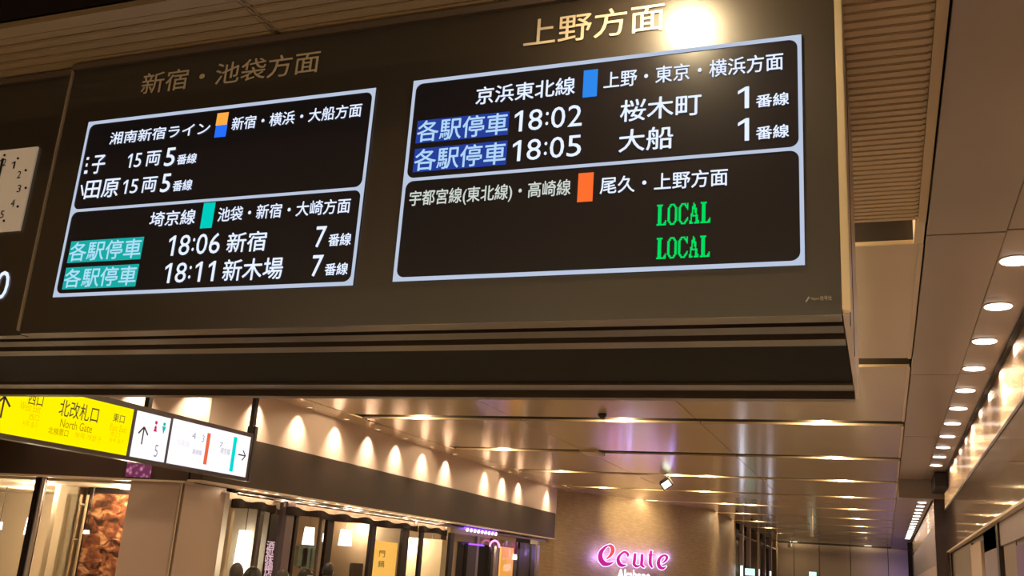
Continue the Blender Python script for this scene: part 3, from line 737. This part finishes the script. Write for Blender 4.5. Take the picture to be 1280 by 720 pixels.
box('amber_panel', mat('amber_panel', (.75, .38, .10), .5, emit=(1, .42, .08), es=.45), sw, GX-.6, GX-.56, yof(653), yof(668), FLOOR, 2.1)
# wavy dark valances with pale tops
def valance(px0, px1, zt, zb, waves, label):
    y0, y1 = yof(px0, 650, GX+.1), yof(px1, 650, GX+.1); n = waves*8; x = GX+.09
    bm = bmesh.new(); top = []; bot = []
    for i in range(n+1):
        t = i/n; y = y0+(y1-y0)*t; w = math.sin(t*waves*2*math.pi)
        top.append(bm.verts.new((x+.02*w, y, zt+.018*w))); bot.append(bm.verts.new((x+.03*w, y, zb-.012*math.cos(t*waves*3))))
    fs = [bm.faces.new((bot[i], bot[i+1], top[i+1], top[i])) for i in range(n)]
    r = bmesh.ops.extrude_face_region(bm, geom=fs)
    for v in [g for g in r['geom'] if isinstance(g, bmesh.types.BMVert)]: v.co.x -= .015
    bmesh.ops.recalc_face_normals(bm, faces=bm.faces)
    me = bpy.data.meshes.new('valance'); bm.to_mesh(me); bm.free()
    tag(link('valance', me, mat('dark_fabric', (.018, .011, .010), .8, spec=.1)), label, 'valance', 'dark valances over the shop windows')
    # pale gathered soffit behind and above it
    return y0, y1
for px0, px1, wv, lb_ in ((288, 344, 2, 'dark wavy fabric valance over the first narrow window after the pillar'), (358, 524, 6, 'long dark wavy fabric valance over the bright cream shop windows'), (526, 561, 2, 'dark wavy fabric valance over the dim window beside the cream panel')):
    y0, y1 = valance(px0, px1, 2.235, 2.13, wv, lb_)
    n = wv*2
    box('back_board', mat('soffit_cream', (.75, .55, .45), .5), sw, GX+.02, GX+.03, y0, y1, 2.235, 2.32)
    for k in range(n): point((GX+.16, y0+(k+.5)*(y1-y0)/n, 2.33), .45, (1, .72, .45), .01)
# lamps and fittings in the shops
pendant(303, 690, GX-.5, .11, .62, 'tall blown out white lamp in the first window right of the pillar')
pendant(386, 670, GX-.6, .10, .28, 'square white lamp in the window with hanging teal goods')
pendant(405, 672, GX-.3, .035, .13, 'narrow white lamp beside the dark double mullion')
pendant(432, 672, GX-1.2, .13, .30, 'large soft white lamp in the bright cream room')
pendant(540, 684, GX-.5, .13, .26, 'round white lamp in the dim window with the third valance')
pendant(594.5, 690, GX-.3, .03, .2, 'slim white lamp by the dark door'); pendant(641, 696, GX-.6, .12, .12, 'bluish white lamp in the last brown window')
for y, pw in ((yof(430, 690, -9.6), 55), (yof(490, 690, -9.6), 55), (yof(310, 690, -9.2), 14), (yof(385, 690, -9.4), 9), (yof(545, 690, -9.5), 9), (yof(600, 690, -9.3), 12), (yof(640, 690, -9.3), 12)):
    point((-9.5, y, 2.1), pw, (1, .82, .55), .15)
tg = empty('shop_goods', at(384, 695, 0, GX-.5), label='teal and pale green packets hanging in a shop window', cat='goods')
for k in range(4): 
    c = at(377+5*k, 690+3*(k % 2), 0, GX-.5); box('packet', mat('teal_packet', (.18, .30, .26), .5), tg, c.x-.03, c.x+.03, c.y-.14, c.y+.14, c.z-.22, c.z+.10)
# yellow banner
byp = yof(468.5, 690, GX-.05); byq = yof(496, 690, GX-.05)
yb = empty('yellow_banner', (GX-.1, (byp+byq)/2, 1.0), label='tall yellow banner with dark characters in the bright shop window', cat='banner')
ytop = at(470, 676, 0, GX-.05).z
box('cloth', mat('banner_yellow', (.90, .55, .12), .6, emit=(1, .58, .12), es=.35), yb, GX-.06, GX-.045, byp, byq, .4, ytop)
for s, a, b in (('門', (473.5, 696), (481.5, 688.5)), ('鍋', (472, 709), (480.5, 701))):
    lettering(s, at(*a, 0, GX-.04), at(*b, 0, GX-.04), Y, Z, X, m_black, yb, 'lettering', .0, lift=.003)
# counter monitor and small things
mn = at(446, 713, 0, GX-.9); mo = empty('monitor', mn, label='small dark monitor in the bright cream shop room', cat='monitor')
box('screen', m_black, mo, mn.x-.02, mn.x+.02, mn.y-.26, mn.y+.2, mn.z-.15, mn.z+.13, bev=.01)
MB().cyl((mn.x, mn.y, (mn.z+FLOOR)/2-.1), .04, mn.z-FLOOR-.2, seg=14).build('stand', m_black, mo)
# blade sign with pink lettering in the first doorway
bsn = empty('vertical_sign', at(338, 700, 0, GX+.12), label='narrow dark vertical sign with pinkish lettering beside the lilac column', cat='sign')
a_, b_ = at(334, 660, 0, GX+.12), at(345, 718, 0, GX+.12)
box('blade', m_dark_frame, bsn, GX+.10, GX+.12, yof(333, 690, GX+.12), yof(343, 690, GX+.12), .9, 2.1)
for k in range(5):
    c = at(338-.8*k, 682+8.5*k, 0, GX+.125)
    lettering('酒処味鍋店'[k], c+Vector((0, -.10, -.06)), c+Vector((0, .10, .06)), Y, Z, X, glow('pink_letter', (.9, .55, .62), .8), bsn, 'lettering', .02, lift=.002)
# purple neon line and ring above the dark door
pn = empty('neon_sign', at(600, 665, 0, GX+.1), label='small violet neon strip and pink ring sign under the bronze band', cat='neon sign')
viol = glow('neon_violet', (.22, .06, 1), 3); vwh = glow('neon_white', (.8, .65, 1), 5)
y0, y1 = yof(582, 660, GX+.1), yof(622, 665, GX+.1)
box('strip', viol, pn, GX+.06, GX+.1, y0, y1, 2.31, 2.35)
for k in range(9):
    y = y0+(k+.5)*(y1-y0)/9; MB().cyl((GX+.1, y, 2.30), .035, .03, 'X', 10).build('bulb', vwh, pn)
c = at(618.5, 681, 0, GX+.1); segs = 20
m_ = MB()
for k in range(segs):
    a0 = math.pi*k/segs; a1 = math.pi*(k+1)/segs
    m_.tube((c.x, c.y+.30*math.cos(a0), c.z+.14*math.sin(a0)-.05), (c.x, c.y+.30*math.cos(a1), c.z+.14*math.sin(a1)-.05), .02, 8)
m_.build('ring', glow('neon_pink', (1, .25, .65), 3), pn)
box('strip', viol, pn, GX+.06, GX+.09, yof(588, 678, GX+.1), yof(606, 680, GX+.1), c.z-.06, c.z-.03)

# ================================================================== ILLUMINATED SHOP SIGN on the curved wall
P0 = Vector((-6.7, 27.72, 2)); ch = Vector((1.64, 2.85, 0)).normalized(); NW = Vector((ch.y, -ch.x, 0)); P0 = P0+NW*.22
sg = empty('shop_sign', P0, label='glowing magenta script shop sign on the curved brown wall', cat='sign')
def wp(px, py, d=0): return on_plane(px, py, P0+NW*d, NW)
# broad pen strokes traced in the crop's own frame: px = 740+u/11.636, py = 670+v/11.636
def stroke(pts, mt_face, name='letter', split=None, halo=9):
    c = catmull([(p[0], p[1], p[2]) for p in pts] if False else [(p[0], p[1]) for p in pts], 5)
    wds = []
    for i in range(len(pts)-1):
        for k in range(5): wds.append(pts[i][2]+(pts[i+1][2]-pts[i][2])*k/5)
    wds.append(pts[-1][2])
    off = base_of(sg)
    def ribbon(extra, d0, d1, mt, nm):
        bm = bmesh.new(); rows_ = []
        for i, p in enumerate(c):
            t = (c[min(i+1, len(c)-1)]-c[max(i-1, 0)]).normalized(); n = Vector((-t.y, t.x)); w = wds[i]/2+extra
            q = p
            if extra and i == 0: q = p-t*extra
            if extra and i == len(c)-1: q = p+t*extra
            L_, R_ = q+n*w, q-n*w
            rows_.append([bm.verts.new(wp(740+v.x/11.636, 670+v.y/11.636, d)-off) for v in (L_, R_) for d in (d0, d1)])
        for a, b in zip(rows_[:-1], rows_[1:]):
            for i, j in ((0, 1), (1, 3), (3, 2), (2, 0)): bm.faces.new((a[i], b[i], b[j], a[j]))
        for r in (rows_[0], rows_[-1]): bm.faces.new((r[0], r[1], r[3], r[2]))
        bmesh.ops.recalc_face_normals(bm, faces=bm.faces)
        me = bpy.data.meshes.new(nm); bm.to_mesh(me); bm.free(); return link(nm, me, mt, sg)
    ribbon(halo, -.05, -.01, glow('neon_halo', (.80, .55, 1), 2.6), 'glowing_rim')
    ribbon(0, 0, .05, mt_face, name)
mag = mat('magenta_letter', (.45, .01, .28), .4, emit=(.40, .0, .26), es=.40)
red = mat('red_letter', (.6, .04, .08), .4, emit=(.9, .05, .07), es=.5)
stroke([(205, 335, 14), (262, 290, 40), (300, 220, 60), (290, 160, 58), (245, 132, 30)], red)
stroke([(250, 132, 14), (190, 165, 36), (130, 240, 60), (125, 330, 74), (175, 400, 76), (250, 405, 44), (320, 375, 8)], mag)
stroke([(520, 305, 12), (520, 265, 44), (475, 232, 34), (420, 265, 32), (380, 330, 48), (395, 400, 58), (440, 430, 48), (505, 420, 8)], mag)
stroke([(628, 250, 38), (620, 340, 46), (612, 410, 46), (650, 440, 40), (700, 425, 14)], mag)
stroke([(728, 262, 40), (726, 350, 46), (722, 420, 46), (765, 458, 20)], mag)
stroke([(862, 210, 36), (850, 300, 46), (848, 400, 48), (880, 462, 24)], mag); stroke([(820, 275, 20), (930, 278, 16)], mag, halo=5)
stroke([(1020, 400, 12), (1075, 350, 36), (1090, 305, 38), (1050, 280, 30), (990, 320, 40), (965, 390, 52), (985, 450, 56), (1030, 470, 40), (1080, 440, 8)], mag)
lettering('Akabane', wp(771, 723.5), wp(812, 714.2), ch, Z, NW, glow('neon_white2', (.95, .85, 1), 3), sg, 'lettering', .03, lift=.02)
for k in range(9):
    c = wp(749+11*k, 697, -.11); point(c, 1.7, (.38, .28, 1), .05, parent=sg)
# bright upright light strips at shop entrances of the colonnade (they streak in the glossy ceiling)
for i, (px, pw, w_) in enumerate(((927, 6, .03), (949, 1.2, .02), (963, 4.5, .025))):
    p = at(px, 712, 0, -4.75)
    tag(MB().box(p.x-w_, p.x+w_, p.y-.04, p.y+.04, .1, 2.2).build('light_strip', glow('strip_white_%d' % i, (.85, .85, 1), pw)), f'{ORD[i]} upright white light strip standing along the colonnade', 'light', 'upright light strips')
    if i == 1: pass
# exit boxes
for px, py, yy, nm in ((1016, 718, 51.4, 'small pale green exit light on the end wall'), (937.5, 715, 37.2, 'small pale green exit light among the colonnade pillars')):
    p = at(px, py, 1, yy); 
    t = empty('exit_light', p, label=nm, cat='exit light'); box('lens', glow('exit_green', (.55, 1, .80), 1.5), t, p.x-.17, p.x+.17, yy-.03, yy, p.z-.12, p.z+.12)
    box('housing', m_black, t, p.x-.19, p.x+.19, yy+.001, yy+.05, p.z-.14, p.z+.14)

# ================================================================== SMALL CEILING FITTINGS
p = at(753, 517, 2, H)
t = empty('dome_sensor', p, label='small dark dome sensor under the ceiling just beyond the board', cat='sensor')
MB().cyl((p.x, p.y, H-.02), .06, .04, seg=20).build('base', m_black, t); MB().cyl((p.x, p.y, H-.055), .03, .03, seg=20, r2=.05).build('dome', m_black, t)
p = at(731, 560, 2, H)
tag(MB().box(p.x-.16, p.x+.16, 16.78, 17.36, H-.045, H-.002, bev=.006).build('cover_plate', m_rib), 'pale rectangular cover plate bridging a ceiling slot', 'cover plate')
p = Vector((-4.37, 20.9, H)); q = at(833, 604, 1, 20.9)
t = empty('projector_spot', (q.x, 20.9, H), label='boxy spotlight hanging from a ceiling slot with a lit greenish white face', cat='spotlight')
MB().tube((q.x, 20.9, H+.2), (q.x, 20.9, q.z+.08), .015).build('rod', m_black, t)
hb = MB().box(-.12, .12, -.14, .14, -.09, .09, bev=.01).build('housing', m_black, None); hb.parent = t; hb.location = (0, 0, q.z-H); hb.rotation_euler = (math.radians(20), math.radians(-35), 0)
le = MB().box(-.09, .09, -.15, -.142, -.065, .065).build('lens', glow('spot_lens', (.95, 1, .75), 2.5), None); le.parent = t; aim = at(790, 652, 1, 28.0); spot((q.x, 21.4, q.z), aim-Vector((q.x, 21.4, q.z)), 1500, 22, (1, .74, .34), 1, .05, parent=t); le.location = hb.location; le.rotation_euler = hb.rotation_euler
p = at(1014, 645, 2, H)
t = empty('hanging_rod', p, label='short pale rod hanging from the ceiling far down the hall', cat='rod')
MB().cyl((p.x, 31.7, H-.13), .03, .86, seg=10).build('rod', m_strip, t); MB().cyl((p.x, 31.7, H-.57), .05, .04, seg=10).build('tip', m_strip, t)
p = at(987, 682, 1, 50)
t = empty('track_spot', p, label='tiny white spotlight at the far end of the colonnade', cat='spotlight')
MB().tube((p.x, 50, H), (p.x, 50, p.z), .02).build('rod', m_black, t); MB().cyl(p, .1, .22, 'Y', 12).build('head', mat('white_enamel', (.8, .75, .65), .4), t)
# spots aimed at the curved wall and pillars
for (sx_, sy_, tx, ty, pw) in ((-4.15, 30.7, -4.95, 31.6, 40), (-4.15, 34.3, -4.92, 35.3, 40), (-4.15, 42.3, -4.92, 43.2, 35), (-4.15, 50.0, -4.92, 50.9, 35)):
    t = empty('accent_lamp', (sx_, sy_, H-.03), label=(f'small accent lamp aimed at the colonnade, {({30:"first",34:"second",42:"third",50:"fourth"})[int(sy_)]} past the curve'), cat='accent lamp')
    MB().cyl((sx_, sy_, H-.03), .04, .05, seg=14).build('head', m_black, t)
    spot((sx_, sy_, H-.07), (tx-sx_, ty-sy_, -2.2), pw, 44, (1, .72, .32), .9, .04, parent=t)

# ================================================================== PEOPLE (only the tops of their heads reach the picture)
def skin_mesh(verts, edges, radii, sub=2):
    me = bpy.data.meshes.new('b'); me.from_pydata(verts, edges, []); o = bpy.data.objects.new('b', me); COL.objects.link(o)
    mo_ = o.modifiers.new('s', 'SKIN'); 
    for i, r in enumerate(radii): me.skin_vertices[0].data[i].radius = (r[0], r[1]) if isinstance(r, tuple) else (r, r)
    me.skin_vertices[0].data[0].use_root = True
    o.modifiers.new('u', 'SUBSURF').levels = sub
    bpy.context.view_layer.update()
    r = bpy.data.meshes.new_from_object(o.evaluated_get(bpy.context.evaluated_depsgraph_get())); bpy.data.objects.remove(o); bpy.data.meshes.remove(me)
    for p in r.polygons: p.use_smooth = True
    return r
def person(x, y, top, facing, label, hair, coat):
    s = (top-FLOOR)/1.66; t = empty('person', (x, y, FLOOR), label=label, cat='person', group='people at the shop fronts'); t.rotation_euler = (0, 0, facing)
    V = [(0, 0, .93), (0, 0, 1.08), (0, -.005, 1.25), (0, 0, 1.36), (0, 0, 1.43), (0, .0, 1.50),
         (.17, 0, 1.33), (.22, .01, 1.08), (.23, .07, .85), (-.17, 0, 1.33), (-.22, .01, 1.08), (-.23, .07, .85),
         (.09, 0, .86), (.10, .01, .47), (.10, -.01, .09), (-.09, 0, .86), (-.10, .02, .47), (-.10, -.03, .09), (.10, .12, .04), (-.10, .10, .04)]
    E_ = [(0, 1), (1, 2), (2, 3), (3, 4), (4, 5), (3, 6), (6, 7), (7, 8), (3, 9), (9, 10), (10, 11), (0, 12), (12, 13), (13, 14), (14, 18), (0, 15), (15, 16), (16, 17), (17, 19)]
    R_ = [.13, .125, .14, .10, .052, .05, .055, .042, .030, .055, .042, .030, .085, .06, .042, .085, .06, .042, .035, .035]
    me = skin_mesh([tuple(c*s for c in v) for v in V], E_, [r*s for r in R_]); link('body', me, coat, t)
    # head: shaped ellipsoid with brow, nose, chin
    def head(grow, hairy):
        bm = bmesh.new(); bmesh.ops.create_uvsphere(bm, u_segments=28, v_segments=20, radius=1)
        for v in bm.verts:
            c = v.co.copy(); k = 1-.22*max(0, -c.z)**1.5
            c.x *= .078*k; c.y *= .096*(1-.10*max(0, -c.z)); c.z *= .118
            if not hairy:
                d = math.exp(-((v.co.x)/.16)**2-((v.co.z+.12)/.20)**2)*max(0, v.co.y); c.y += .020*d
                for ex in (-.38, .38): c.y -= .008*math.exp(-((v.co.x-ex)/.18)**2-((v.co.z-.02)/.12)**2)*max(0, v.co.y)
                c.y += .006*math.exp(-((v.co.x)/.25)**2-((v.co.z+.52)/.08)**2)*max(0, v.co.y)
            v.co = (c*(1+grow))*s
        if hairy:
            kill = [v for v in bm.verts if (v.co.y > .02*s and v.co.z < .045*s) or v.co.z < -.07*s]
            bmesh.ops.delete(bm, geom=kill, context='VERTS')
        for v in bm.verts: v.co.z += 1.545*s
        me = bpy.data.meshes.new('h'); bm.to_mesh(me); bm.free()
        for p in me.polygons: p.use_smooth = True
        return me
    link('head', head(0, False), m_skin, t); h = link('hair', head(.10, True), hair, t)
    so_ = h.modifiers.new('t', 'SOLIDIFY'); so_.thickness = .012
    for ex in (-1, 1): MB().cyl((0, 0, 0), .001, .001).b.free()
    for ex in (-1, 1):
        bm = bmesh.new(); bmesh.ops.create_uvsphere(bm, u_segments=10, v_segments=8, radius=1)
        for v in bm.verts: v.co = Vector((ex*.080*s+v.co.x*.009*s, v.co.y*.018*s, 1.535*s+v.co.z*.030*s))
        me = bpy.data.meshes.new('ear'); bm.to_mesh(me); bm.free(); link('ear', me, m_skin, t)
        bm = bmesh.new(); bmesh.ops.create_uvsphere(bm, u_segments=10, v_segments=8, radius=.011*s)
        for v in bm.verts: v.co += Vector((ex*.031*s, .080*s, 1.545*s))
        me = bpy.data.meshes.new('eye'); bm.to_mesh(me); bm.free(); link('eye', me, m_black, t)
        # hand: palm, four fingers, thumb
        hx = ex*.23*s; V = [(hx, .07*s, .83*s), (hx, .08*s, .78*s)]; E_ = [(0, 1)]; R_ = [.022*s, .024*s]
        for f, (dy, ln) in enumerate(((-.028, .07), (-.010, .08), (.009, .075), (.027, .058))):
            i = len(V); V += [(hx, (.08+dy)*s, .75*s), (hx-ex*.008*s, (.083+dy)*s, (.75-ln*.55)*s), (hx-ex*.022*s, (.085+dy)*s, (.75-ln)*s)]; E_ += [(1, i), (i, i+1), (i+1, i+2)]; R_ += [.009*s, .008*s, .007*s]
        i = len(V); V += [(hx-ex*.01*s, .118*s, .79*s), (hx-ex*.018*s, .135*s, .755*s)]; E_ += [(0, i), (i, i+1)]; R_ += [.010*s, .008*s]
        link('hand', skin_mesh(V, E_, R_, 1), m_skin, t)
    return t
def head_at(px, py, yv): return at(px, py, 1, yv)
navy_c = mat('navy_coat', (.03, .035, .06), .8); brn_c = mat('brown_coat', (.10, .06, .04), .8); blk_c = mat('black_coat', (.02, .018, .02), .8); gry_c = mat('grey_coat', (.12, .12, .13), .8)
for px, py, yv, fa, lb_, hr, ct in ((317, 710.0, 7.3, .2, 'person with black hair nearest the camera, back of the head to us', m_hair, blk_c),
        (354, 713.0, 9.6, 1.1, 'person with brown-grey hair between the black haired head and the bright window', m_hair2, navy_c),
        (383, 712, 10.2, -.8, 'person with dark hair below the window with teal goods', m_hair, brn_c),
        (411, 704.5, 12.9, .3, 'farther person with black hair by the dark double mullion', m_hair, gry_c),
        (297, 704.5, 9.9, .7, 'person with brown-grey hair before the tall blown out lamp', m_hair2, gry_c)):
    p = head_at(px, py, yv); person(p.x, p.y, p.z, fa, lb_, hr, ct)
bpy.context.view_layer.update()
